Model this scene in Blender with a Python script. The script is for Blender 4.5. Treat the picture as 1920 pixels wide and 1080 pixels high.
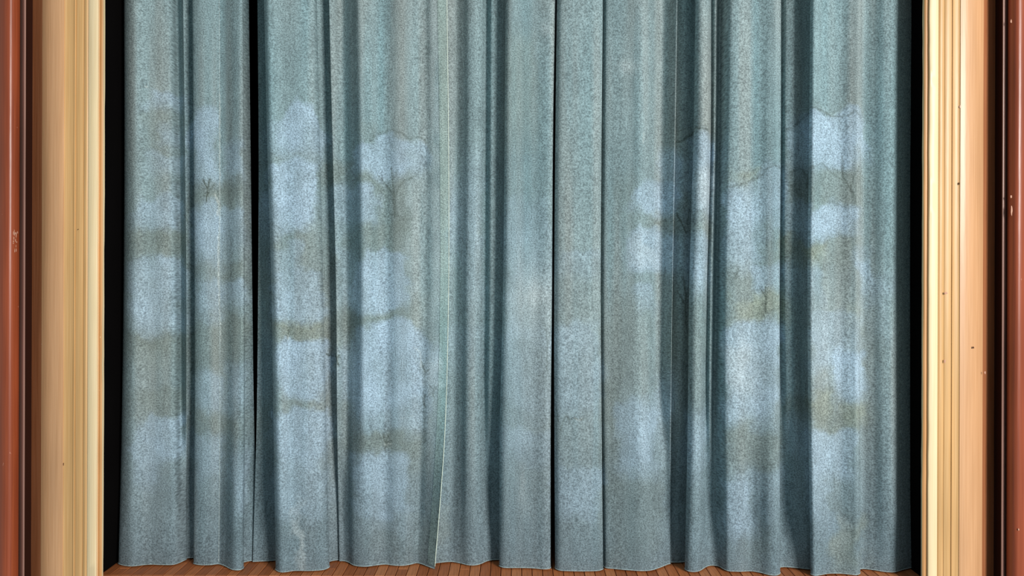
import bpy, math, random
import numpy as np
from mathutils import Euler

for o in list(bpy.data.objects):
    bpy.data.objects.remove(o, do_unlink=True)
scene = bpy.context.scene
COL = scene.collection

# ---------------------------------------------------------------- camera
F = 1387.0          # focal length in pixels of a 1920 px wide frame
H = 1.557           # eye height above the stage boards
YH = 520.0          # horizon row
ROLL = 0.003        # the photograph leans a touch to the right
cam_d = bpy.data.cameras.new('camera')
cam_d.sensor_width = 36.0
cam_d.lens = F / 1920 * 36.0
cam_d.shift_y = -(540.0 - YH) / 1920.0
cam_d.clip_end = 100
cam = bpy.data.objects.new('camera', cam_d)
COL.objects.link(cam)
cam.location = (0, 0, H)
cam.rotation_mode = 'XYZ'
cam.rotation_euler = Euler((math.pi / 2, 0, 0))
cam.rotation_euler.rotate_axis('Z', ROLL)
scene.camera = cam

# ---------------------------------------------------------------- light
scene.view_settings.view_transform = 'Standard'
scene.view_settings.look = 'None'
scene.view_settings.exposure = 0.0
scene.view_settings.gamma = 1.0
scene.view_settings.use_curve_mapping = False
w = bpy.data.worlds.new('hall_light')
scene.world = w
w.use_nodes = True
w.node_tree.nodes['Background'].inputs[0].default_value = (0.76, 0.95, 1.0, 1)
w.node_tree.nodes['Background'].inputs[1].default_value = 0.37


def area(name, loc, target, sx, sy, power, color):
    d = bpy.data.lights.new(name, 'AREA')
    d.shape = 'RECTANGLE'
    d.size, d.size_y, d.energy, d.color = sx, sy, power, color
    o = bpy.data.objects.new(name, d)
    COL.objects.link(o)
    o.location = loc
    v = np.array(target, float) - np.array(loc, float)
    o.rotation_euler = Euler((math.atan2(math.hypot(v[0], v[1]), -v[2]), 0, math.atan2(v[1], v[0]) - math.pi / 2))
    return o


area('hall_window', (8.2, -7.6, 4.4), (0, 4, 1.55), 4.0, 3.0, 2230, (1.0, 0.975, 0.94))


# ---------------------------------------------------------------- helpers
def tag(o, label=None, cat=None, group=None, kind=None):
    if label: o['label'] = label
    if cat: o['category'] = cat
    if group: o['group'] = group
    if kind: o['kind'] = kind
    return o


def mesh_obj(name, verts, faces, mat, parent=None, smooth=False):
    me = bpy.data.meshes.new(name)
    me.from_pydata([tuple(v) for v in verts], [], [tuple(f) for f in faces])
    me.materials.append(mat)
    me.update()
    if smooth:
        me.polygons.foreach_set('use_smooth', [True] * len(me.polygons))
    o = bpy.data.objects.new(name, me)
    COL.objects.link(o)
    if parent: o.parent = parent
    return o


def box(name, x0, x1, y0, y1, z0, z1, mat, parent=None):
    v = [(x, y, z) for z in (z0, z1) for y in (y0, y1) for x in (x0, x1)]
    f = [(0, 2, 3, 1), (4, 5, 7, 6), (0, 1, 5, 4), (2, 6, 7, 3), (0, 4, 6, 2), (1, 3, 7, 5)]
    return mesh_obj(name, v, f, mat, parent)


def empty(name, loc=(0, 0, 0)):
    o = bpy.data.objects.new(name, None)
    o.empty_display_size = 0.1
    o.location = loc
    COL.objects.link(o)
    return o


def X_of(px, py, Y):            # photograph column -> metres at depth Y
    return (px + (py - 540.0) * ROLL - 960.0) * Y / F


def Z_of(py, Y):
    return H - (py - YH) * Y / F


def smooth_noise(shape, cell, seed):
    """value noise on a pixel grid; cell = (cell_y, cell_x)"""
    r = np.random.RandomState(seed)
    h, wd = shape
    gy, gx = int(h / cell[0]) + 3, int(wd / cell[1]) + 3
    g = r.rand(gy, gx) * 2 - 1
    y = np.arange(h) / cell[0]
    x = np.arange(wd) / cell[1]
    iy, ix = y.astype(int), x.astype(int)
    fy, fx = y - iy, x - ix
    fy = fy * fy * (3 - 2 * fy)
    fx = fx * fx * (3 - 2 * fx)
    a = g[iy][:, ix] * (1 - fx) + g[iy][:, ix + 1] * fx
    b = g[iy + 1][:, ix] * (1 - fx) + g[iy + 1][:, ix + 1] * fx
    return a * (1 - fy)[:, None] + b * fy[:, None]


# ---------------------------------------------------------------- materials
class NT:
    def __init__(self, name):
        self.m = bpy.data.materials.new(name)
        self.m.use_nodes = True
        self.t = self.m.node_tree
        self.b = self.t.nodes['Principled BSDF']

    def n(self, kind, **kw):
        nd = self.t.nodes.new(kind)
        for k, v in kw.items():
            setattr(nd, k, v)
        return nd

    def l(self, a, b):
        self.t.links.new(a, b)


def noise_fac(nt, scale_xyz, scale, detail=2.0, lo=0.35, hi=0.65, to=(0.0, 1.0)):
    tc = nt.n('ShaderNodeTexCoord')
    mp = nt.n('ShaderNodeMapping')
    mp.inputs['Scale'].default_value = scale_xyz
    nz = nt.n('ShaderNodeTexNoise')
    nz.inputs['Scale'].default_value = scale
    nz.inputs['Detail'].default_value = detail
    mr = nt.n('ShaderNodeMapRange')
    mr.inputs['From Min'].default_value = lo
    mr.inputs['From Max'].default_value = hi
    mr.inputs['To Min'].default_value = to[0]
    mr.inputs['To Max'].default_value = to[1]
    nt.l(tc.outputs['Object'], mp.inputs['Vector'])
    nt.l(mp.outputs['Vector'], nz.inputs['Vector'])
    nt.l(nz.outputs['Fac'], mr.inputs['Value'])
    return mr.outputs['Result'], nz.outputs['Fac']


def vmul(nt, col, fac):
    mx = nt.n('ShaderNodeMix', data_type='RGBA', blend_type='MULTIPLY')
    mx.inputs['Factor'].default_value = 1.0
    nt.l(col, mx.inputs[6])
    nt.l(fac, mx.inputs[7])
    return mx.outputs[2]


def cloth_material(name, attr=True, col=(0.2, 0.2, 0.2), rough=0.85, speck=(0.56, 1.46)):
    nt = NT(name)
    if attr:
        a = nt.n('ShaderNodeAttribute', attribute_name='paint')
        base = a.outputs['Color']
    else:
        r = nt.n('ShaderNodeRGB')
        r.outputs[0].default_value = (*col, 1)
        base = r.outputs[0]
    f1, raw = noise_fac(nt, (1, 0.15, 1), 150, 2.0, 0.3, 0.7, speck)        # woven nap
    f2, _ = noise_fac(nt, (1, 0.3, 0.16), 55, 2.5, 0.3, 0.7, (0.9, 1.1))     # brushed, vertical
    c = vmul(nt, vmul(nt, base, f1), f2)
    nt.l(c, nt.b.inputs['Base Color'])
    nt.b.inputs['Roughness'].default_value = rough
    nt.b.inputs['Specular IOR Level'].default_value = 0.2
    bp = nt.n('ShaderNodeBump')
    bp.inputs['Strength'].default_value = 0.25
    bp.inputs['Distance'].default_value = 0.004
    nt.l(raw, bp.inputs['Height'])
    nt.l(bp.outputs['Normal'], nt.b.inputs['Normal'])
    return nt.m


def paint_material(name, col, col2, rough=0.35, streak=(0.82, 1.12), spec=0.5, chips=None, chip_lo=0.73):
    """gloss paint brushed along the length of a moulding"""
    nt = NT(name)
    f, _ = noise_fac(nt, (1, 1, 0.012), 190, 2.0, 0.3, 0.7, (0, 1))
    g, _ = noise_fac(nt, (1, 1, 0.15), 7, 3.0, 0.3, 0.7, streak)
    mx = nt.n('ShaderNodeMix', data_type='RGBA')
    nt.l(f, mx.inputs[0])
    mx.inputs[6].default_value = (*col, 1)
    mx.inputs[7].default_value = (*col2, 1)
    c = vmul(nt, mx.outputs[2], g)
    if chips:
        ch, _ = noise_fac(nt, (1, 1, 0.45), 42, 3.0, chip_lo, chip_lo + 0.02, (0, 1))
        m2 = nt.n('ShaderNodeMix', data_type='RGBA')
        nt.l(ch, m2.inputs[0])
        nt.l(c, m2.inputs[6])
        m2.inputs[7].default_value = (*chips, 1)
        c = m2.outputs[2]
    nt.l(c, nt.b.inputs['Base Color'])
    _, raw = noise_fac(nt, (1, 1, 0.1), 60, 2.0)
    bp = nt.n('ShaderNodeBump')
    bp.inputs['Strength'].default_value = 0.25
    bp.inputs['Distance'].default_value = 0.003
    nt.l(raw, bp.inputs['Height'])
    nt.l(bp.outputs['Normal'], nt.b.inputs['Normal'])
    nt.b.inputs['Roughness'].default_value = rough
    nt.b.inputs['Specular IOR Level'].default_value = spec
    return nt.m


def plain(name, col, rough=0.9, spec=0.1):
    nt = NT(name)
    f, _ = noise_fac(nt, (1, 1, 0.4), 9, 3.0, 0.3, 0.7, (0.93, 1.07))
    r = nt.n('ShaderNodeRGB')
    r.outputs[0].default_value = (*col, 1)
    nt.l(vmul(nt, r.outputs[0], f), nt.b.inputs['Base Color'])
    nt.b.inputs['Roughness'].default_value = rough
    nt.b.inputs['Specular IOR Level'].default_value = spec
    return nt.m


def plank_material(name, col):
    nt = NT(name)
    f, _ = noise_fac(nt, (1, 0.06, 1), 130, 3.0, 0.3, 0.7, (0.75, 1.2))
    r = nt.n('ShaderNodeRGB')
    r.outputs[0].default_value = (*col, 1)
    nt.l(vmul(nt, r.outputs[0], f), nt.b.inputs['Base Color'])
    nt.b.inputs['Roughness'].default_value = 0.5
    nt.b.inputs['Specular IOR Level'].default_value = 0.3
    return nt.m


M_CLOTH = cloth_material('painted_canvas')
M_HEM = cloth_material('hem_canvas', False, (0.30, 0.38, 0.39), speck=(0.8, 1.3))
M_EDGE = cloth_material('edge_cord', False, (0.62, 0.70, 0.60), speck=(0.8, 1.2))
M_SEAM = cloth_material('seam_thread', False, (0.40, 0.47, 0.47), speck=(0.7, 1.4))
M_NAVY = cloth_material('black_masking_cloth', False, (0.006, 0.007, 0.011))
M_BLACK = plain('black_paint', (0.0035, 0.003, 0.003), 0.9, 0.02)
M_CREAM = paint_material('cream_paint', (0.80, 0.60, 0.34), (0.86, 0.67, 0.41), 0.45, (0.95, 1.05))
M_GOLD = paint_material('golden_tan_paint', (0.56, 0.31, 0.115), (0.66, 0.39, 0.165), 0.42, (0.9, 1.08), chips=(0.95, 0.75, 0.5), chip_lo=0.78)
M_TAN = paint_material('pinkish_tan_paint', (0.58, 0.30, 0.14), (0.68, 0.375, 0.19), 0.38, (0.88, 1.1), chips=(0.85, 0.62, 0.45), chip_lo=0.80)
M_BROWN = paint_material('dark_brown_hollow', (0.31, 0.10, 0.035), (0.42, 0.16, 0.07), 0.4, (0.8, 1.15))  # hollow coloured darker and browner than the cove
M_RED = paint_material('red_brown_gloss', (0.25, 0.045, 0.013), (0.33, 0.068, 0.022), 0.36, (0.75, 1.15), 0.5, chips=(0.6, 0.28, 0.2), chip_lo=0.75)
M_GAP = plain('dark_groove', (0.03, 0.009, 0.005), 0.7)
M_FILLET = paint_material('mauve_fillet_paint', (0.26, 0.13, 0.10), (0.36, 0.20, 0.16), 0.35)
M_ORANGE = paint_material('orange_tan_edge_paint', (0.56, 0.26, 0.085), (0.68, 0.35, 0.14), 0.45, (0.8, 1.15), chips=(0.85, 0.6, 0.35), chip_lo=0.74)
M_WALL = plain('hall_wall_paint', (0.45, 0.28, 0.2), 0.6)
M_CHIP = plain('bare_chip', (0.58, 0.32, 0.22), 0.5)
M_NICK = plain('dark_nick', (0.10, 0.04, 0.02), 0.8)
M_SUB = plain('subfloor', (0.02, 0.008, 0.004), 0.9)
M_PLANKS = [plank_material('plank_wood', c) for c in
            [(0.43, 0.135, 0.045), (0.50, 0.165, 0.056), (0.37, 0.112, 0.036), (0.55, 0.20, 0.075), (0.45, 0.15, 0.055)]]

ZTOP = 3.45
HZ = 0.007
NOSE = H * F / (1080.5 - YH)

# ---------------------------------------------------------------- structure: stage box
WX = 2.145
YB = 5.4
tag(box('wall_left', -WX - 0.08, -WX, 3.842, YB, -0.02, 3.7, M_BLACK), 'black painted side wall of the stage beside the pale drape edge', 'wall', kind='structure')
tag(box('wall_right', WX, WX + 0.08, 3.842, YB, -0.02, 3.7, M_BLACK), 'black painted side wall of the stage behind the orange edge strip', 'wall', kind='structure')
tag(box('wall_back', -WX - 0.08, WX + 0.08, YB, YB + 0.08, -0.02, 3.7, M_BLACK), 'black back wall of the stage seen through the curtain gaps', 'wall', kind='structure')
tag(box('ceiling', -WX - 0.08, WX + 0.08, 3.842, YB + 0.08, 3.7, 3.78, M_BLACK), 'black ceiling over the stage', 'ceiling', kind='structure')  # unseen; added to keep ambient light from entering behind the drapes

# ---------------------------------------------------------------- structure: stage floor of narrow boards
floor = empty('floor', (0, 4.6, 0))
tag(floor, 'reddish brown stage floor of narrow wooden boards', 'floor', kind='structure')


def part_at(o, parent):
    o.parent = parent
    o.matrix_parent_inverse = parent.matrix_world.inverted()


bpy.context.view_layer.update()
sub = box('subfloor', -WX, WX, NOSE + 0.003, YB, -0.12, -0.012, M_SUB)
part_at(sub, floor)
rnd = random.Random(4)
BW = 0.0545


def plank_mesh(i, length):
    b, g = 0.0016, 0.0014
    x0, x1 = -BW / 2 + g, BW / 2 - g
    v = []
    for (z, s) in ((-0.012, 0), (-b, 0), (0, b)):
        v += [(x0 + s, s, z), (x1 - s, s, z), (x1 - s, length - s, z), (x0 + s, length - s, z)]
    f = [(3, 2, 1, 0), (8, 9, 10, 11)]
    for r in (0, 4):
        for k in range(4):
            f.append((r + k, r + (k + 1) % 4, r + 4 + (k + 1) % 4, r + 4 + k))
    me = bpy.data.meshes.new('plank')
    me.from_pydata(v, [], f)
    me.materials.append(M_PLANKS[i])
    me.update()
    return me


LENS = (0.09, 0.17, 0.6, 1.2, 1.6)
pm = {(i, L): plank_mesh(i, L) for i in range(5) for L in LENS}
nb = int(2 * WX / BW)
for k in range(nb):
    x = -WX + (k + 0.5) * (2 * WX / nb)
    y = NOSE
    first = rnd.choice((0.09, 0.17, 0.6, 1.2, 1.2, 1.6, 0.6))
    for L in ((first, 1.2) if first < 0.3 else (first,)):
        o = bpy.data.objects.new('plank', pm[(rnd.randrange(5), L)])
        COL.objects.link(o)
        o.location = (x, y, rnd.uniform(-0.0006, 0.0006))
        part_at(o, floor)
        y += L + 0.0015
nose = box('nosing', -WX, WX, NOSE - 0.022, NOSE - 0.0015, -0.14, -0.0015, M_PLANKS[3])
part_at(nose, floor)
riser = box('riser', -WX, WX, NOSE - 0.012, NOSE + 0.003, -0.9, -0.14, M_GAP)
part_at(riser, floor)

# ---------------------------------------------------------------- structure: moulded frame of the stage opening
FR = 3.75


def member(name, prof, mat, parent, side, back=0.10, wob=0.0, seed=0, z0=-0.9, z1=ZTOP, smooth=True):
    """solid moulding strip: front profile [(px, depth offset)] run up the height of the frame;
    side -1 is the strip left of the stage (columns as seen in the photograph), +1 right."""
    r = np.random.RandomState(seed + 7)
    zs = np.linspace(z0, z1, 90)
    wv = np.interp(zs, np.linspace(z0, z1, 60), np.cumsum(r.randn(60)) * 0.25 + r.randn(60) * 0.5)
    wv -= wv.mean()
    pts = []
    for (px, d) in prof:
        Y = FR + d
        # a hair of lean: the left frame edge runs 3 px inward to outward
        pts.append(((px - 960.0) * Y / F, Y))
    xs = [p[0] for p in pts]
    bev = name in ('edge_strip', 'fillet', 'bead')
    k = (FR + back) / pts[-1][1] * (1.002 if name == 'edge_strip' else 1.012) if bev else 1.0      # the inner edge board is bevelled back
    ring = pts + [(xs[-1] * k, FR + back), (xs[0] * (1.045 if bev else 1.0), FR + back)]
    n = len(ring)
    V, Fc = [], []
    inner = max(range(len(pts)), key=lambda i: -abs(pts[i][0]))
    for zi, z in enumerate(zs):
        for i, (x, y) in enumerate(ring):
            dx = wob * wv[zi] if i in (inner, n - 2 if inner == len(pts) - 1 else n - 1) else 0.0
            V.append((x + dx, y, z))
    for zi in range(len(zs) - 1):
        for i in range(n):
            a, b = zi * n + i, zi * n + (i + 1) % n
            q = (a, b, b + n, a + n)
            Fc.append(q)
    Fc.append(tuple(range(n))[::-1])
    Fc.append(tuple((len(zs) - 1) * n + i for i in range(n)))
    o = mesh_obj(name, V, Fc, mat, parent)
    import bmesh
    bm = bmesh.new()
    bm.from_mesh(o.data)
    bmesh.ops.recalc_face_normals(bm, faces=bm.faces)
    bm.to_mesh(o.data)
    bm.free()
    if smooth:
        o.data.polygons.foreach_set('use_smooth', [True] * len(o.data.polygons))
        o.data.set_sharp_from_angle(angle=math.radians(38))
    return o


def arc(p0, p1, d0, d1, bulge, n=9):
    """rounded profile between two columns; bulge < 0 swells towards the hall"""
    out = []
    for i in range(n):
        t = i / (n - 1)
        out.append((p0 + (p1 - p0) * t, d0 + (d1 - d0) * t + bulge * math.sin(math.pi * t) ** 0.8))
    return out


# left: columns measured from the outside in
def build_frame(name, side, c, label):
    """c: dict of measured columns"""
    t = empty(name, (((c['band'][0] - 960) * FR / F), FR + 0.1, -0.9))
    bpy.context.view_layer.update()
    tag(t, label, 'frame', kind='structure')
    parts = []

    def mk(nm, prof, mat, **kw):
        o = member(nm, prof, mat, None, side, **kw)
        part_at(o, t)
        parts.append(o)
        return o
    a, b = c['bead']
    mk('bead', arc(a, b, -0.03, 0.0, -0.04, 15), M_RED)
    a, b = c['groove']
    mk('groove', [(a, 0.035), (b, 0.035)], M_GAP)
    a, b = c['fillet']
    mk('fillet', arc(a, b, 0.0, 0.0, -0.004, 5), M_FILLET)
    a, b = c['hollow']
    mk('hollow', [(a + (b - a) * s, d) for s, d in ((0, .116), (.12, .113), (.28, .106), (.45, .095), (.62, .082), (.8, .067), (1, .0478))], M_BROWN, back=0.125)
    a, b = c['cove']
    mk('cove', [(a + (b - a) * s, d) for s, d in ((0, .047), (.08, .0365), (.18, .0255), (.30, .0155), (.45, .0072), (.60, .002), (.75, -.0015), (.86, -0.0022), (1, -0.001))], M_TAN)
    a, b = c['ogee']
    mk('ogee', arc(a, b, 0.001, 0.003, 0.003, 7), M_GOLD)
    for (a, b), dd in zip(c['reeds'], (-0.008, -0.006, -0.008)):
        mk('reed', arc(a, b, 0.0035, 0.0015, dd * 0.55, 7), M_GOLD)
    a, b = c['band']
    mk('flat_band', [(a, 0.001), (a + (b - a) * .12, -0.006), (a + (b - a) * .9, -0.008), (b, -0.006)], M_CREAM, wob=0.0010, seed=3 + side, back=0.06)
    a, b = c['gap']
    mk('gap', [(a, 0.03), (b, 0.03)], M_GAP, back=0.06)
    a, b = c['edge']
    mk('edge_strip', arc(a, b, 0.009, 0.009, -0.005, 6), M_ORANGE, wob=0.0010, seed=11 + side, back=0.062)
    return t


left = build_frame('trim_1', -1, dict(
    bead=(-5, 36), groove=(34, 45), fillet=(42.7, 47.3), hollow=(47.3, 78), cove=(78, 119), ogee=(119, 137),
    reeds=[(137, 140.5), (140.5, 155.5), (156, 164)], band=(164.5, 182), gap=(181, 186.5), edge=(185.8, 192.3)),
    'moulded wooden stage frame upright with red bead, chipped beside a black gap and drape')
right = build_frame('trim_2', 1, dict(
    bead=(1928, 1888), groove=(1890, 1880), fillet=(1883.2, 1878.5), hollow=(1878.5, 1843), cove=(1843, 1800), ogee=(1800, 1787),
    reeds=[(1787, 1784.5), (1784.5, 1770.5), (1770, 1759)], band=(1758.5, 1742), gap=(1743, 1740.5), edge=(1741, 1731)),
    'moulded wooden stage frame upright with red bead and a cream band beside the black side wall')

# hall wall beyond the frame and lintel over it (both just out of the picture)
xl = (-5 - 960) * FR / F
xr = (1928 - 960) * FR / F
tag(box('wall_front_left', -5.0, xl - 0.001, FR + 0.02, FR + 0.16, -0.9, 4.3, M_WALL), 'hall wall outside the red bead of the chipped frame upright', 'wall', kind='structure')
tag(box('wall_front_right', xr + 0.001, 5.0, FR + 0.02, FR + 0.16, -0.9, 4.3, M_WALL), 'hall wall outside the frame upright by the black side wall', 'wall', kind='structure')
tag(box('wall_front_top', xl, xr, FR + 0.03, FR + 0.13, ZTOP, 4.3, M_WALL), 'hall wall over the stage opening', 'wall', kind='structure')
# paint chips and nicks on the mouldings
def chip(px, py, wpx, hpx, Y, mat, parent, seed, name='paint_chip'):
    r = random.Random(seed)
    n = 9
    cx, cz = X_of(px, py, Y), Z_of(py, Y)
    s = Y / F
    ring = []
    for i in range(n):
        a = 2 * math.pi * i / n
        k = r.uniform(0.6, 1.1)
        ring.append((cx + math.cos(a) * wpx / 2 * s * k, Y, cz + math.sin(a) * hpx / 2 * s * k))
    top = [(cx + (x - cx) * .6, y - 0.0008, cz + (z - cz) * .6) for x, y, z in ring]
    f = [tuple(range(n, 2 * n))] + [(i, (i + 1) % n, n + (i + 1) % n, n + i) for i in range(n)]
    o = mesh_obj(name, ring + top, f, mat)
    part_at(o, parent)


for i, (px, py, a, b, Y, m) in enumerate((
        (146.5, 432.5, 2.2, 2.2, FR - .008, M_NICK), (119, 873, 2, 6, FR + .0, M_NICK))):
    chip(px, py, a, b, Y, m, left, i)
rc = random.Random(9)
for i in range(16):       # scuffed patch on the bead
    px = rc.uniform(25, 34)
    chip(px, rc.uniform(436, 482), rc.uniform(1.2, 2.6), rc.uniform(3, 10), FR - 0.0345 - 0.031 * math.sin(math.pi * (px + 5) / 41) ** 0.8 + 0.03 * (px + 5) / 41 - 0.004, M_CHIP, left, 70 + i)
for i, (px, py, a, b, Y, m) in enumerate((
        (1847, 696, 3, 7, FR + .024, M_CHIP), (1825, 649, 4, 5, FR + .0, M_NICK), (1774, 547, 7, 6, FR - .010, M_CHIP), (1772, 675, 4, 9, FR - .008, M_CHIP),
        (1800, 198, 4, 7, FR + .0, M_CHIP), (1896, 366, 5, 8, FR - .035, M_CHIP), (1897, 392, 4, 20, FR - .038, M_CHIP), (1798, 342, 3, 7, FR + .0, M_NICK), (1910, 990, 3, 5, FR - .06, M_CHIP),
        (1737, 950, 3, 3, FR + .008, M_NICK), (1896, 37, 3, 9, FR - .035, M_CHIP))):
    chip(px, py, a, b, Y, m, right, 40 + i)

# ---------------------------------------------------------------- the picture painted on the cloth
PW, PH, OY = 1920, 1240, 150          # canvas in the same units as the measured columns; row 0 is 150 above the frame
yy, xx = np.mgrid[0:PH, 0:PW].astype(np.float32)
yy -= OY
wx_ = smooth_noise((PH, PW), (40, 40), 1) * 13 + smooth_noise((PH, PW), (15, 15), 2) * 7 + smooth_noise((PH, PW), (5, 5), 6) * 3
wy_ = smooth_noise((PH, PW), (40, 40), 3) * 13 + smooth_noise((PH, PW), (15, 15), 4) * 7 + smooth_noise((PH, PW), (5, 5), 7) * 3
grain = smooth_noise((PH, PW), (3.1, 3.1), 5)


def blobs(lst, soft=9.0):
    m = np.zeros((PH, PW), np.float32)
    for (x0, y0, x1, y1, s) in lst:
        ax, bx = max(0, int(x0) - 30), min(PW, int(x1) + 30)
        ay, by = max(0, int(y0) + OY - 30), min(PH, int(y1) + OY + 30)
        X = xx[ay:by, ax:bx] + wx_[ay:by, ax:bx]
        Yv = yy[ay:by, ax:bx] + wy_[ay:by, ax:bx]
        cx, cy, rx, ry = (x0 + x1) / 2, (y0 + y1) / 2, (x1 - x0) / 2 + 3, (y1 - y0) / 2 + 3
        q = (np.abs((X - cx) / rx) ** 5 + np.abs((Yv - cy) / ry) ** 5) ** (1 / 5)
        d = (1 - q) * min(rx, ry)
        v = np.clip(d / (soft * np.where(Yv < cy, 0.7, 1.6)) + 0.45, 0, 1)
        v = v * v * (3 - 2 * v) * s
        m[ay:by, ax:bx] = 1 - (1 - m[ay:by, ax:bx]) * (1 - v)
    return m


BLUE = [  # pale blue crowns
    (285, 170, 350, 198, .65), (298, 232, 348, 262, .55), (280, 285, 350, 320, .55), (315, 340, 350, 368, .3), (252, 372, 345, 428, .7), (272, 366, 312, 395, .5),
    (364, 205, 409, 332, .95), (432, 262, 459, 330, .75), (364, 380, 412, 495, .9), (412, 395, 459, 465, .55), (237, 484, 348, 628, .72),
    (364, 522, 412, 590, .7), (415, 520, 459, 562, .55), (362, 690, 412, 772, .4), (430, 690, 459, 760, .45), (285, 785, 348, 860, .65), (248, 808, 300, 905, .5),
    (365, 820, 412, 900, .35), (430, 850, 459, 960, .4),
    (535, 208, 600, 298, .85), (503, 238, 532, 288, .35), (505, 308, 602, 425, .95), (505, 395, 560, 437, .5), (510, 462, 562, 512, .5), (510, 512, 606, 600, .8),
    (515, 642, 614, 742, .95), (515, 770, 614, 850, .8), (515, 850, 616, 965, .4), (484, 365, 508, 440, .5), (484, 610, 514, 690, .35), (470, 690, 512, 750, .2),
    (625, 338, 667, 420, .55), (630, 462, 668, 562, .3), (632, 640, 668, 735, .4),
    (702, 248, 770, 325, .9), (664, 270, 712, 322, .85), (762, 256, 802, 312, .6), (664, 350, 709, 408, .85), (664, 475, 764, 578, .78), (660, 606, 792, 765, .9),
    (782, 640, 800, 800, .45), (660, 760, 790, 808, .5), (664, 850, 770, 965, .7), (800, 650, 826, 725, .55), (690, 960, 760, 1000, .2),
    (842, 330, 864, 470, .35), (868, 290, 902, 640, .3), (945, 380, 1036, 620, .3), (945, 600, 1034, 780, .3), (938, 800, 1034, 862, .35), (840, 620, 918, 700, .2),
    (1040, 465, 1128, 520, .3), (1040, 600, 1128, 765, .45), (1040, 860, 1130, 960, .45), (1190, 330, 1264, 400, .75), (1240, 272, 1268, 335, .55),
    (1180, 432, 1262, 505, .7), (1186, 540, 1226, 572, .5), (1160, 742, 1226, 875, .65), (1225, 700, 1258, 850, .35),
    (1294, 256, 1332, 395, .85), (1288, 442, 1324, 540, .8), (1286, 770, 1320, 882, .5), (1264, 290, 1292, 345, .25), (1260, 432, 1292, 525, .3),
    (1363, 345, 1422, 490, .75), (1420, 315, 1465, 420, .8), (1413, 490, 1465, 542, .6), (1362, 602, 1464, 775, .75), (1362, 885, 1412, 1000, .65), (1410, 870, 1464, 950, .25),
    (1472, 228, 1519, 330, .5), (1472, 365, 1519, 440, .5), (1474, 500, 1517, 560, .3), (1474, 775, 1519, 850, .35),
    (1516, 213, 1614, 312, .85), (1520, 388, 1608, 443, .85), (1516, 492, 1542, 562, .5), (1518, 572, 1614, 682, .45), (1558, 642, 1614, 735, .8), (1516, 792, 1602, 880, .6),
    (1518, 880, 1560, 980, .35), (1616, 478, 1636, 545, .65), (1632, 512, 1662, 560, .35), (1616, 560, 1676, 640, .15)]
OCHRE = [  # olive brown ground between the crowns
    (245, 430, 345, 480, .75), (332, 375, 350, 480, .5), (364, 335, 457, 378, .85), (414, 335, 440, 378, .8), (362, 492, 459, 520, .75), (240, 632, 345, 670, .85), (245, 670, 345, 730, .3),
    (364, 590, 457, 690, .5), (418, 595, 459, 645, .6), (250, 735, 345, 784, .65), (358, 772, 458, 812, .75), (268, 198, 322, 300, .4), (348, 570, 366, 760, .5), (348, 360, 366, 480, .5),
    (503, 288, 600, 306, .55), (508, 427, 600, 470, .45), (560, 460, 600, 520, .3), (512, 602, 610, 638, .85), (515, 738, 614, 768, .5), (484, 500, 510, 600, .5), (480, 762, 514, 850, .5),
    (605, 305, 664, 333, .75), (630, 572, 665, 632, .6), (632, 752, 668, 860, .45), (606, 420, 632, 640, .3),
    (664, 322, 717, 352, .75), (690, 330, 766, 470, .5), (664, 408, 766, 475, .5), (664, 578, 766, 604, .8), (766, 560, 800, 650, .4), (664, 812, 766, 856, .85),
    (755, 800, 802, 885, .6), (787, 650, 800, 830, .5), (664, 225, 705, 268, .35), (690, 970, 800, 1050, .25),
    (1203, 402, 1264, 430, .6), (1134, 700, 1164, 885, .5), (1160, 325, 1190, 420, .35), (1134, 880, 1232, 1060, .4), (1134, 560, 1220, 720, .2),
    (1264, 238, 1332, 256, .5), (1292, 397, 1327, 440, .6), (1288, 542, 1322, 760, .45), (1262, 350, 1294, 430, .4), (1258, 540, 1290, 800, .4),
    (1378, 320, 1422, 346, .5), (1362, 492, 1420, 598, .45), (1430, 420, 1464, 490, .35), (1362, 792, 1464, 862, .65), (1430, 640, 1464, 800, .35), (1395, 960, 1430, 1060, .4),
    (1464, 305, 1519, 360, .7), (1464, 440, 1519, 482, .7), (1464, 735, 1519, 772, .6), (1518, 312, 1614, 386, .55), (1516, 446, 1614, 495, .5), (1516, 725, 1614, 790, .65),
    (1565, 930, 1614, 1065, .4), (1530, 205, 1600, 222, .4), (1617, 560, 1650, 700, .3)]
YELLOW = [(1405, 540, 1464, 592, .8), (1370, 560, 1420, 600, .45), (1516, 455, 1545, 490, .6), (1570, 740, 1614, 790, .5), (1516, 730, 1545, 780, .35), (515, 605, 610, 635, .3),
          (1590, 560, 1614, 620, .4), (1460, 440, 1480, 480, .4), (1565, 960, 1614, 1060, .35), (1365, 320, 1420, 345, .3), (800, 960, 832, 1060, .25), (945, 60, 1010, 260, .22)]
PALE = [(802, -140, 822, 1000, .16), (770, 330, 838, 640, .10), (560, 985, 567, 1050, .7), (556, 930, 566, 985, .3), (1364, 640, 1412, 720, .25),
        (978, 870, 983, 935, .25), (1185, 440, 1215, 490, .25), (1300, 320, 1326, 380, .35), (1570, 940, 1590, 1020, .2), (805, 680, 822, 720, .2)]
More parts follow.
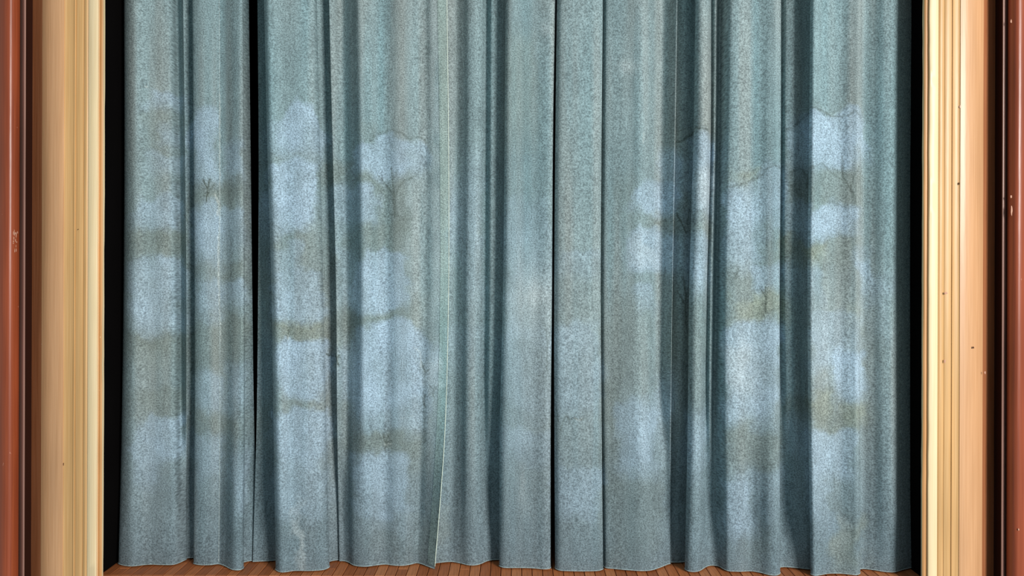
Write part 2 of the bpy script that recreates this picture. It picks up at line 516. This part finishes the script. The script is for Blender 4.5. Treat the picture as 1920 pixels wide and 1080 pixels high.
STROKES = [  # thin brushed trunks, boughs and crown outlines: points, width, strength
    ([(381, 335), (389, 352), (387, 376)], 2.2, .95), ([(394, 334), (389, 352)], 2, .9), ([(404, 340), (390, 360)], 1.8, .7), ([(404, 372), (411, 377)], 2, .6),
    ([(293, 440), (297, 458), (296, 478)], 2.2, .4), ([(285, 450), (295, 456)], 1.8, .3), ([(306, 440), (297, 456)], 1.8, .3),
    ([(741, 402), (739, 365)], 4.5, .45), ([(739, 365), (722, 338), (708, 324)], 2.4, .55), ([(739, 365), (737, 340), (735, 310)], 2.2, .55),
    ([(741, 365), (749, 345), (758, 335), (770, 329), (779, 326)], 2.2, .5), ([(728, 350), (716, 330)], 1.6, .4), ([(737, 335), (744, 316)], 1.6, .35), ([(722, 338), (714, 322)], 1.5, .35),
    ([(738, 398), (722, 404)], 1.8, .35), ([(742, 398), (757, 408), (761, 398)], 1.8, .35), ([(766, 333), (770, 329)], 4, .6),
    ([(698, 254), (712, 244), (735, 239), (755, 246), (768, 256), (786, 250), (802, 262)], 3.5, .3),
    ([(613, 667), (622, 671), (630, 670), (641, 665)], 1.8, .9), ([(630, 670), (634, 685)], 2, .9), ([(618, 662), (622, 671)], 1.4, .8), ([(634, 668), (640, 674)], 1.4, .6),
    ([(804, 721), (813, 730), (812, 743)], 1.6, .6), ([(828, 723), (820, 722), (813, 732)], 1.6, .6), ([(813, 722), (816, 729)], 1.3, .5),
    ([(792, 680), (797, 699), (804, 692)], 2.5, .6), ([(799, 740), (794, 752), (797, 765)], 2.5, .6), ([(795, 700), (796, 830)], 5, .3),
    ([(718, 815), (723, 835), (721, 848)], 1.7, .6), ([(728, 816), (723, 833)], 1.7, .6), ([(736, 826), (725, 834)], 1.4, .4),
    ([(1268, 392), (1287, 432)], 2.4, .8), ([(1293, 385), (1288, 415)], 2.4, .6), ([(1270, 542), (1285, 568), (1287, 615)], 2.2, .7), ([(1281, 516), (1287, 560)], 3, .6),
    ([(1266, 258), (1280, 256), (1292, 248), (1300, 240), (1326, 244)], 3.5, .6), ([(1316, 366), (1312, 378)], 1.5, .4), ([(1299, 402), (1310, 396), (1326, 387)], 1.8, .45),
    ([(1297, 385), (1300, 415)], 1.8, .35), ([(1364, 350), (1388, 346), (1411, 335), (1425, 332), (1437, 318), (1451, 310), (1463, 316)], 3, .45), ([(1421, 332), (1425, 326)], 4, .5),
    ([(1437, 420), (1438, 462)], 2, .35), ([(1435, 577), (1436, 551)], 2.6, .7), ([(1436, 552), (1425, 535)], 1.6, .7), ([(1436, 551), (1446, 535)], 1.6, .7), ([(1436, 550), (1435, 534)], 1.5, .6),
    ([(1428, 541), (1420, 538)], 1.3, .5), ([(1384, 500), (1379, 518)], 2, .5), ([(1372, 505), (1380, 512)], 1.5, .4), ([(1405, 588), (1430, 582), (1463, 570)], 3, .3),
    ([(1608, 388), (1594, 352)], 3.4, .4), ([(1594, 352), (1580, 332), (1580, 312), (1579, 294)], 2.4, .5), ([(1595, 352), (1603, 330), (1611, 316)], 2.2, .45), ([(1591, 346), (1575, 335), (1555, 321)], 2, .4),
    ([(1518, 318), (1530, 316), (1542, 308), (1552, 318)], 3, .4), ([(1562, 318), (1575, 322)], 3, .35),
    ([(1476, 240), (1488, 236), (1500, 224), (1514, 211), (1525, 208), (1538, 213), (1561, 222), (1591, 221), (1604, 214), (1613, 224)], 2.6, .5),
    ([(1521, 377), (1545, 376), (1561, 378), (1591, 390)], 2.2, .4), ([(1518, 452), (1526, 474), (1534, 485)], 2.2, .45), ([(1540, 445), (1528, 470)], 1.8, .35),
    ([(1482, 320), (1502, 312), (1514, 328), (1513, 350)], 3, .5), ([(1484, 345), (1498, 352)], 3, .4), ([(1550, 440), (1575, 436), (1600, 446)], 2, .35),
    ([(1062, 770), (1055, 785), (1050, 806)], 1.6, .6), ([(1062, 770), (1069, 780), (1078, 775), (1086, 779), (1099, 776)], 1.6, .6), ([(1044, 756), (1047, 785)], 1.4, .45),
    ([(543, 610), (541, 622), (537, 636)], 2.2, .6), ([(552, 618), (542, 624)], 1.5, .4), ([(505, 420), (530, 430), (540, 446)], 1.6, .4), ([(548, 384), (558, 380), (570, 374)], 1.8, .4),
    ([(864, 440), (872, 455), (880, 476)], 1.8, .4), ([(1022, 606), (1026, 640), (1026, 690)], 1.8, .45), ([(1064, 488), (1066, 494), (1074, 494)], 1.4, .4),
    ([(490, 658), (493, 680)], 1.6, .4), ([(498, 655), (506, 678)], 1.6, .4), ([(612, 800), (620, 808), (617, 824)], 2, .4), ([(1565, 640), (1580, 622), (1596, 618)], 2, .25),
    ([(345, 400), (352, 412), (362, 402)], 1.6, .5)]
PSTROKES = [([(412, 172), (412, 400), (409, 470), (411, 560), (414, 640)], 1.8, .55), ([(404, 362), (411, 380), (408, 400)], 3.5, .5), ([(1077, 776), (1086, 780), (1093, 774)], 1.4, .5),
            ([(1208, 250), (1206, 268)], 1.8, .4), ([(273, 160), (276, 160)], 2, .5), ([(752, 783), (775, 782)], 1.5, .4), ([(776, 650), (788, 660), (790, 690)], 1.5, .4),
            ([(722, 836), (734, 832)], 2, .4), ([(540, 626), (541, 632)], 2.2, .5)]


def strokes(lst):
    m = np.zeros((PH, PW), np.float32)
    jx = smooth_noise((PH, PW), (6, 6), 31) * 1.1
    for (pts, wd, s) in lst:
        for (ax, ay), (bx, by) in zip(pts[:-1], pts[1:]):
            x0, x1 = int(max(0, min(ax, bx) - 8)), int(min(PW, max(ax, bx) + 9))
            y0, y1 = int(max(0, min(ay, by) + OY - 8)), int(min(PH, max(ay, by) + OY + 9))
            X, Yv = xx[y0:y1, x0:x1] + jx[y0:y1, x0:x1], yy[y0:y1, x0:x1]
            dx, dy = bx - ax, by - ay
            t = np.clip(((X - ax) * dx + (Yv - ay) * dy) / (dx * dx + dy * dy + 1e-6), 0, 1)
            d = np.hypot(X - ax - t * dx, Yv - ay - t * dy)
            v = np.clip((wd * 0.5 + 0.8 - d) / 1.2, 0, 1) * s
            m[y0:y1, x0:x1] = np.maximum(m[y0:y1, x0:x1], v)
    return m


blue, ochre, yellow, pale = blobs(BLUE, 19), blobs(OCHRE, 26), blobs(YELLOW, 26), blobs(PALE, 16)
for gx, gy, sx, sy, k in ((1004, 546, 20, 24, .55), (992, 560, 44, 60, .35), (1178, 128, 18, 12, .3), (1026, 58, 10, 14, .3), (1392, 690, 30, 60, .2)):
    pale = 1 - (1 - pale) * (1 - k * np.exp(-((xx + wx_ * .4 - gx) / sx) ** 2 - ((yy + wy_ * .4 - gy) / sy) ** 2))
dark, light = strokes(STROKES), strokes(PSTROKES)


def lerp(a, b, t):
    return a * (1 - t[..., None]) + np.array(b, np.float32) * t[..., None]


vb = smooth_noise((PH, PW), (420, 34), 8) * 0.6 + smooth_noise((PH, PW), (300, 13), 9) * 0.4
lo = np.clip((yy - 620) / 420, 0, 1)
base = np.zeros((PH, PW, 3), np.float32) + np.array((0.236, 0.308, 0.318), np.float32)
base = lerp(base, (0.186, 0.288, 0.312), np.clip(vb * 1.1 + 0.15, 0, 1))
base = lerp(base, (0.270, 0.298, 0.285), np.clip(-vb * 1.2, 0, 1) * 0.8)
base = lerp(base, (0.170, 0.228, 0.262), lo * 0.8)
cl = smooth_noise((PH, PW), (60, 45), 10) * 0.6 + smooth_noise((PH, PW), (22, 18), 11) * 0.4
tone = (0.97 + 0.09 * cl) * (1 - 0.20 * np.clip((yy - 780) / 280, 0, 1))  # cloth colour darkened towards the hem, standing in for dimmer light there
C = lerp(base, (0.160, 0.182, 0.150), ochre * 0.60)
C = lerp(C, (0.34, 0.34, 0.19), yellow * 0.40)
C = lerp(C, (0.355, 0.475, 0.585), blue * np.clip(0.78 + 0.35 * cl, 0, 1) * 0.85)
C = lerp(C, (0.68, 0.74, 0.74), pale * 0.6)
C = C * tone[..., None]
C = lerp(C, (0.06, 0.075, 0.06), np.clip(dark * 1.1, 0, 1) * 0.88)
C = lerp(C, (0.62, 0.66, 0.62), light * 0.7)
C = C * (1 + 0.07 * grain)[..., None]
C = np.clip(C, 0.01, 0.95).astype(np.float32)

# ---------------------------------------------------------------- curtains
GAIN = 1.6
KEYS = np.array([-OY, 0, 270, 540, 810, 1060, 1090], float)


def hem_depth(hem, xb):
    return (H - HZ) * F / (hem - (xb - 960) * ROLL - YH)


def spline(P, m):
    """centripetal Catmull-Rom through P (n, k); m samples per span -> (sum m + 1, k)"""
    n = len(P)
    Q = np.vstack([2 * P[0] - P[1], P, 2 * P[-1] - P[-2]])
    out = []
    for i in range(n - 1):
        p0, p1, p2, p3 = Q[i:i + 4]
        d = [max(np.linalg.norm(b - a), 1e-6) ** 0.5 for a, b in ((p0, p1), (p1, p2), (p2, p3))]
        t0, t1 = 0, d[0]
        t2 = t1 + d[1]
        t3 = t2 + d[2]
        t = (t1 + (t2 - t1) * np.arange(m[i]) / m[i])[:, None]
        A1 = (t1 - t) / (t1 - t0) * p0 + (t - t0) / (t1 - t0) * p1
        A2 = (t2 - t) / (t2 - t1) * p1 + (t - t1) / (t2 - t1) * p2
        A3 = (t3 - t) / (t3 - t2) * p2 + (t - t2) / (t3 - t2) * p3
        B1 = (t2 - t) / (t2 - t0) * A1 + (t - t0) / (t2 - t0) * A2
        B2 = (t3 - t) / (t3 - t1) * A2 + (t - t1) / (t3 - t1) * A3
        out.append((t2 - t) / (t2 - t1) * B1 + (t - t1) / (t2 - t1) * B2)
    out.append(P[-1:])
    return np.vstack(out)


rip1 = smooth_noise((PH, PW), (380, 15), 21)
rip2 = smooth_noise((PH, PW), (170, 38), 22)
rip3 = smooth_noise((PH, PW), (60, 60), 23)


def sample_smooth(img, px, py):
    x = np.clip(px, 0, PW - 2.001)
    y = np.clip(py + OY, 0, PH - 2.001)
    ix, iy = x.astype(int), y.astype(int)
    fx, fy = x - ix, y - iy
    return ((img[iy, ix] * (1 - fx) + img[iy, ix + 1] * fx) * (1 - fy)
            + (img[iy + 1, ix] * (1 - fx) + img[iy + 1, ix + 1] * fx) * fy)


def sample(img, px, py):
    return img[np.clip((py + OY).round().astype(int), 0, PH - 1), np.clip(px.round().astype(int), 0, PW - 1)]


def build_cloth(ctrl, step=2.0, row_step=2.6, offset=0.0, span=None):
    """returns grid (rows, cols, 3) of points and the paint coordinates"""
    xs5 = np.array([c[:5] for c in ctrl], float)
    hems = np.array([c[5] for c in ctrl], float)
    deep = hem_depth(hems, xs5[:, 4])
    high = hem_depth(np.array([c[6] if len(c) > 6 else c[5] for c in ctrl], float), xs5[:, 4])   # depth higher up
    rows = np.append(np.arange(-OY + 8, 1056, row_step), [1059.0])
    # columns of each control at each key row (ends extrapolated gently)
    K = np.concatenate([xs5[:, :1] - 0.5 * (xs5[:, 1:2] - xs5[:, :1]), xs5, xs5[:, 4:] + 0.1 * (xs5[:, 4:] - xs5[:, 3:4])], axis=1)
    Kx = np.stack([spline(np.stack([KEYS, K[i]], 1), [40] * (len(KEYS) - 1)) for i in range(len(ctrl))])
    ctl = np.stack([np.interp(rows, Kx[i, :, 0], Kx[i, :, 1]) for i in range(len(ctrl))])     # ctrl x rows
    dX = np.abs(np.diff(xs5[:, 2])) + 0.35 * np.abs(np.diff(deep)) * F / 4.0
    m = np.maximum(3, np.round(dX / step).astype(int))
    G, U = [], []
    mean = hem_depth(1062.5, 960.0)
    for r, py in enumerate(rows):
        # folds are deeper higher up and flatten a little towards the weighted hem
        t = np.clip((1058.0 - py) / 150.0, 0, 1)
        th = np.clip((1000.0 - py) / 320.0, 0, 1)
        th = th * th * (3 - 2 * th)
        gain = 1.0 + (GAIN - 1.0) * t * t * (3 - 2 * t)
        P = np.stack([ctl[:, r] * 4.0 / F, mean + (deep * (1 - th) + high * th - mean) * gain + 0.02 * t], 1)
        S = spline(P, m)
        px, Y = S[:, 0] * F / 4.0, S[:, 1]
        rel = np.clip((py + OY) / 1200.0, 0, 1)
        pyv = np.full_like(px, py)
        Y = Y + (sample_smooth(rip1, px, pyv) * 0.0016 + sample_smooth(rip2, px, pyv) * 0.0035 + sample_smooth(rip3, px, pyv) * 0.0012) * (1 - 0.55 * max(0, (py - 850) / 210))
        if r == len(rows) - 1:
            Z = np.full_like(px, HZ)
        else:
            zt = Z_of(py, 3.95)                 # level rows of thread
            zb = Z_of(1059.0, 3.95)
            top = Z_of(rows[0], 3.95)
            Z = np.full_like(px, HZ + (zt - zb) * (top - HZ) / (top - zb))
        # the paint sits where the row projects; columns are taken there too
        G.append(np.stack([(px + (py - 540) * ROLL - 960) * Y / F, Y, Z], 1))
        U.append(np.stack([px, pyv], 1))
    return np.array(G), np.array(U)


def grid_mesh(name, G, mat, parent, paint=None):
    R, Cn, _ = G.shape
    me = bpy.data.meshes.new(name)
    idx = np.arange(R * Cn).reshape(R, Cn)
    q = np.stack([idx[:-1, :-1], idx[1:, :-1], idx[1:, 1:], idx[:-1, 1:]], -1).reshape(-1, 4)
    nq = len(q)
    me.vertices.add(R * Cn)
    me.vertices.foreach_set('co', G.reshape(-1).astype(np.float32))
    me.loops.add(nq * 4)
    me.loops.foreach_set('vertex_index', q.reshape(-1).astype(np.int32))
    me.polygons.add(nq)
    me.polygons.foreach_set('loop_start', np.arange(0, nq * 4, 4, dtype=np.int32))
    me.polygons.foreach_set('use_smooth', np.ones(nq, bool))
    me.update(calc_edges=True)
    me.materials.append(mat)
    if paint is not None:
        at = me.attributes.new('paint', 'FLOAT_COLOR', 'POINT')
        rgba = np.ones((R * Cn, 4), np.float32)
        rgba[:, :3] = paint.reshape(-1, 3)
        at.data.foreach_set('color', rgba.reshape(-1))
    o = bpy.data.objects.new(name, me)
    COL.objects.link(o)
    part_at(o, parent)
    return o


def cord(name, line, rad, mat, parent, n=6, squash=1.0):
    """round cord along a polyline (K, 3)"""
    line = np.asarray(line)
    T = np.gradient(line, axis=0)
    T /= np.linalg.norm(T, axis=1)[:, None] + 1e-9
    ref = np.array([0, 0, 1.0]) if abs(T[:, 2]).mean() < 0.7 else np.array([0, 1.0, 0])
    A = np.cross(T, ref)
    A /= np.linalg.norm(A, axis=1)[:, None] + 1e-9
    B = np.cross(T, A)
    ang = np.linspace(0, 2 * np.pi, n + 1)
    G = line[:, None] + rad * (np.cos(ang)[None, :, None] * A[:, None] * squash + np.sin(ang)[None, :, None] * B[:, None])
    return grid_mesh(name, G, mat, parent)


def curtain(name, ctrl, label, seams=(), edge=None, band=None):
    G, U = build_cloth(ctrl)
    t = empty(name, (float(G[-1, :, 0].mean()), float(G[-1, :, 1].mean()), HZ))
    bpy.context.view_layer.update()
    tag(t, label, 'curtain', 'painted canvas stage curtains')
    px, py = U[..., 0], U[..., 1]
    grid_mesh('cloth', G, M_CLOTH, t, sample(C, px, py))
    cord('hem', G[-1, ::2] + np.array([0, 0, 0.0022]), 0.0026, M_HEM, t)
    mid = U[np.abs(U[:, 0, 1] - 540).argmin(), :, 0]

    def col_near(x):
        return np.abs(mid - x).argmin()
    for x in seams:
        c = col_near(x)
        cord('seam', G[::4, c] + np.array([0, -0.0004, 0]), 0.0013, M_SEAM, t, 6)
    if edge is not None:
        c = -1 if edge > 0 else 0
        cord('edge_cord', G[::4, c], 0.0021, M_EDGE, t)
    if band is not None:
        c0, c1 = col_near(band[0]), col_near(band[1])
        Gb = G[::2, c0:c1 + 1].copy()
        Gb[..., 1] -= 0.0025
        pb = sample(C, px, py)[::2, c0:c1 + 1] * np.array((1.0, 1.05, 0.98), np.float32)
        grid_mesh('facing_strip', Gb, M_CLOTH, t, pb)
    return t


A = [(240, 241, 239, 236, 231, 1050), (233, 233.5, 232, 228, 222, 1057), (252, 252, 250, 246, 242, 1062), (282, 284, 284, 282, 280, 1058.7),
     (318, 322, 325, 326, 325, 1059, 1057), (333, 337, 339, 340, 340, 1054, 1051), (344, 347.5, 350, 350, 350, 1048.5, 1057.5), (341, 345, 347, 347.5, 348, 1047.5, 1052), (366, 368, 370, 370, 368, 1046.5, 1049),
     (371, 373, 375, 375, 372, 1050), (361, 363, 365, 365, 363, 1057), (374, 376, 377, 377, 376, 1059.5), (392, 394, 396, 396, 394, 1059.5),
     (411, 412, 412, 412, 410, 1058, 1058.6), (422, 424, 424, 424, 420, 1061, 1059.3), (440, 441, 441, 441, 438, 1069, 1063), (452, 453, 454, 454, 452, 1068.5, 1064),
     (456.5, 458, 459, 459, 457, 1064, 1061), (452, 453, 454, 454, 452, 1057), (460, 462, 463, 464, 463, 1053), (467, 470, 473, 477, 486, 1050.5)]
B = [(483, 485, 484, 481, 474, 1053.5), (489, 493, 497, 499, 500, 1052.5), (502, 508, 516, 520, 523, 1051), (507, 513, 521, 525, 528, 1057),
     (495, 501, 509, 513, 517, 1068), (503, 509, 518, 522, 527, 1073), (528, 534, 541, 546, 552, 1070.5), (560, 566, 573, 578, 583, 1070.5),
     (585, 590, 597, 603, 608, 1068.5), (594, 600, 606, 612, 618, 1063), (590, 596, 602, 608, 613, 1056), (599, 605, 611, 616, 621, 1052.5),
     (610, 616, 622, 625, 629, 1051, 1051), (622, 628, 635, 637, 641, 1050, 1052), (617, 623.5, 630, 632, 636, 1052.3, 1058), (626, 631, 637, 639, 646, 1052.5, 1057),
     (641, 646, 650, 650, 654, 1055, 1053.5), (658, 662, 665, 663, 664, 1060.5, 1058), (674, 678, 681, 682, 684, 1062.5, 1064.5), (700, 704, 706, 706, 706, 1060),
     (720, 722, 724, 722, 722, 1058.5), (745, 745, 745, 742, 740, 1060.5), (768, 768, 768, 764, 757, 1060.5, 1060.2), (785, 786, 786, 780, 772, 1058, 1058.8),
     (797, 798, 797, 790, 782, 1056, 1058.8), (808, 810, 810, 803, 792, 1058.5, 1060.6), (822, 826, 827, 820, 802, 1062.5, 1060.8), (838, 841, 841, 834, 815, 1067, 1060.2)]
Cc = [(826, 828, 828, 820, 806, 1058), (842, 842, 842, 838, 826, 1055), (855, 855, 853, 850, 846, 1053.5), (868, 868, 866, 864, 862, 1056),
      (880, 880, 878, 876, 876, 1059.5), (893, 893, 890, 889, 890, 1060), (903, 902, 899, 899, 901, 1057.5), (913, 911, 909, 908, 910, 1053.5, 1051.5),
      (922, 921, 920, 917, 918, 1051, 1055.5), (932, 931, 929, 926, 926, 1050, 1055), (952, 950, 948, 942, 940, 1050, 1053.5), (955, 953, 951, 946, 943, 1055),
      (948, 946, 943, 937, 936, 1061), (955, 953, 951, 946, 944, 1064.5), (980, 978, 976, 972, 968, 1065), (1005, 1003, 1002, 998, 995, 1065.5),
      (1033, 1029, 1027, 1024, 1024, 1067.5), (1041, 1036.5, 1035, 1032, 1032, 1066), (1037, 1033, 1031, 1029, 1029, 1058)]
D = [(1049, 1045, 1043, 1043, 1045, 1058), (1044, 1041, 1039, 1039.5, 1041, 1065.5), (1051, 1048, 1046, 1046, 1048, 1069.5), (1075, 1072, 1070, 1070, 1072, 1071),
     (1105, 1103, 1101, 1101, 1102, 1071), (1124, 1122, 1120, 1122, 1124, 1070), (1130.5, 1128, 1126.5, 1128.5, 1131, 1067), (1126, 1124, 1122, 1124, 1127, 1062),
     (1129, 1127, 1125, 1127, 1130, 1060), (1136, 1134, 1132, 1133, 1136, 1065), (1150, 1148, 1147, 1147, 1150, 1066.5), (1180, 1178, 1176, 1174, 1175, 1069),
     (1205, 1202, 1200, 1200, 1202, 1070.5), (1219, 1214, 1214, 1215, 1220, 1069.5, 1067.5), (1232, 1228, 1227, 1228, 1235, 1065, 1061.5), (1244, 1240, 1240, 1240, 1247, 1060.5, 1059),
     (1258, 1254, 1252, 1249, 1253, 1058, 1062), (1270, 1266, 1261, 1258, 1257, 1057.2, 1066), (1265, 1261, 1257, 1254, 1254, 1055, 1057), (1285, 1280, 1277, 1274, 1271, 1054.5, 1060.5),
     (1304, 1300, 1296, 1293, 1290, 1054, 1059), (1309, 1305, 1300, 1297, 1293, 1060), (1304, 1300, 1292, 1289, 1284, 1066), (1309, 1307, 1298, 1295, 1290, 1071),
     (1319, 1317, 1308, 1304, 1302, 1072.5), (1327, 1326, 1317, 1313, 1312, 1070.5), (1331, 1330, 1322, 1318, 1320, 1065.5), (1335, 1334, 1327, 1324, 1328, 1061.5, 1061),
     (1341, 1339, 1333, 1331, 1336, 1060.5, 1064), (1350, 1347, 1343, 1339, 1347, 1062, 1060.5), (1362, 1358, 1354, 1353, 1357, 1067.5), (1371, 1367, 1362, 1362, 1365, 1071),
     (1388, 1384, 1382, 1382, 1385, 1072), (1412, 1410, 1408, 1407, 1408, 1071), (1426, 1424, 1423, 1422, 1424, 1073.5, 1071.4), (1445, 1444, 1443, 1443, 1443, 1078.5, 1073.5),
     (1458, 1457, 1456, 1456, 1456, 1079, 1074), (1464.5, 1464, 1462, 1462, 1463, 1075, 1071), (1459, 1458, 1457, 1457, 1458, 1067), (1467, 1466, 1465, 1465, 1466, 1063.5),
     (1473, 1471, 1471, 1476, 1482, 1063.8, 1067), (1490, 1488, 1486, 1492, 1497, 1065.2, 1068.5), (1508, 1506, 1504, 1508, 1512, 1067, 1067), (1524, 1522, 1519, 1522, 1525, 1068),
     (1527, 1524, 1521, 1524, 1527, 1072), (1519, 1517, 1514, 1516, 1520, 1076), (1526, 1524, 1521, 1523, 1527, 1079.3), (1540, 1538, 1536, 1538, 1540, 1078),
     (1556, 1554, 1552, 1553, 1553, 1075.7), (1578, 1576, 1574, 1574, 1574, 1075.5), (1598, 1596, 1594, 1594, 1594, 1077.5), (1611, 1609, 1607, 1607, 1607, 1078.5),
     (1617, 1615, 1613, 1613, 1613, 1075), (1613, 1611, 1609, 1609, 1609, 1069), (1621, 1619, 1617, 1617, 1617, 1067), (1637, 1635, 1634, 1635, 1636, 1068.7),
     (1658, 1656, 1655, 1656, 1657, 1072), (1676, 1673, 1672, 1673, 1675, 1073), (1682, 1679, 1678, 1679, 1681, 1072), (1694, 1691, 1690, 1691, 1693, 1068.5),
     (1712, 1709, 1708, 1709.5, 1711, 1064)]

curtain('stage_curtain', A, 'narrow painted canvas drape with a whitish vertical seam, beside the chipped frame upright', seams=(412,))
curtain('stage_curtain', B, 'painted canvas drape with a loose pale-edged border curling forward at its foot', edge=1, band=(826, 840))
curtain('stage_curtain', Cc, 'painted canvas drape tucked behind the loose pale border, with a whitish spot', )
curtain('stage_curtain', D, 'widest painted canvas drape, reaching from the black slit to the black side wall')

# dark masking cloth in the wing, seen past the first drape
mk = [(199, 199, 200, 202, 205, 1056.5), (205, 205, 206, 208, 210, 1058), (214, 214, 215, 216, 217, 1059), (226, 226, 226, 224, 222, 1056), (245, 245, 245, 245, 245, 1049), (262, 262, 262, 262, 262, 1047)]
Gm, _ = build_cloth([tuple(list(c[:5]) + [c[5] - 6.5]) for c in mk], 4.0, 14.0)
tm = empty('masking_drape', (float(Gm[-1, :, 0].mean()), float(Gm[-1, :, 1].mean()), HZ))
bpy.context.view_layer.update()
tag(tm, 'black masking cloth hanging in the wing beside the chipped frame upright', 'curtain')
grid_mesh('cloth', Gm, M_NAVY, tm)
cord('hem', Gm[-1] + np.array([0, 0, 0.0022]), 0.0024, M_NAVY, tm)
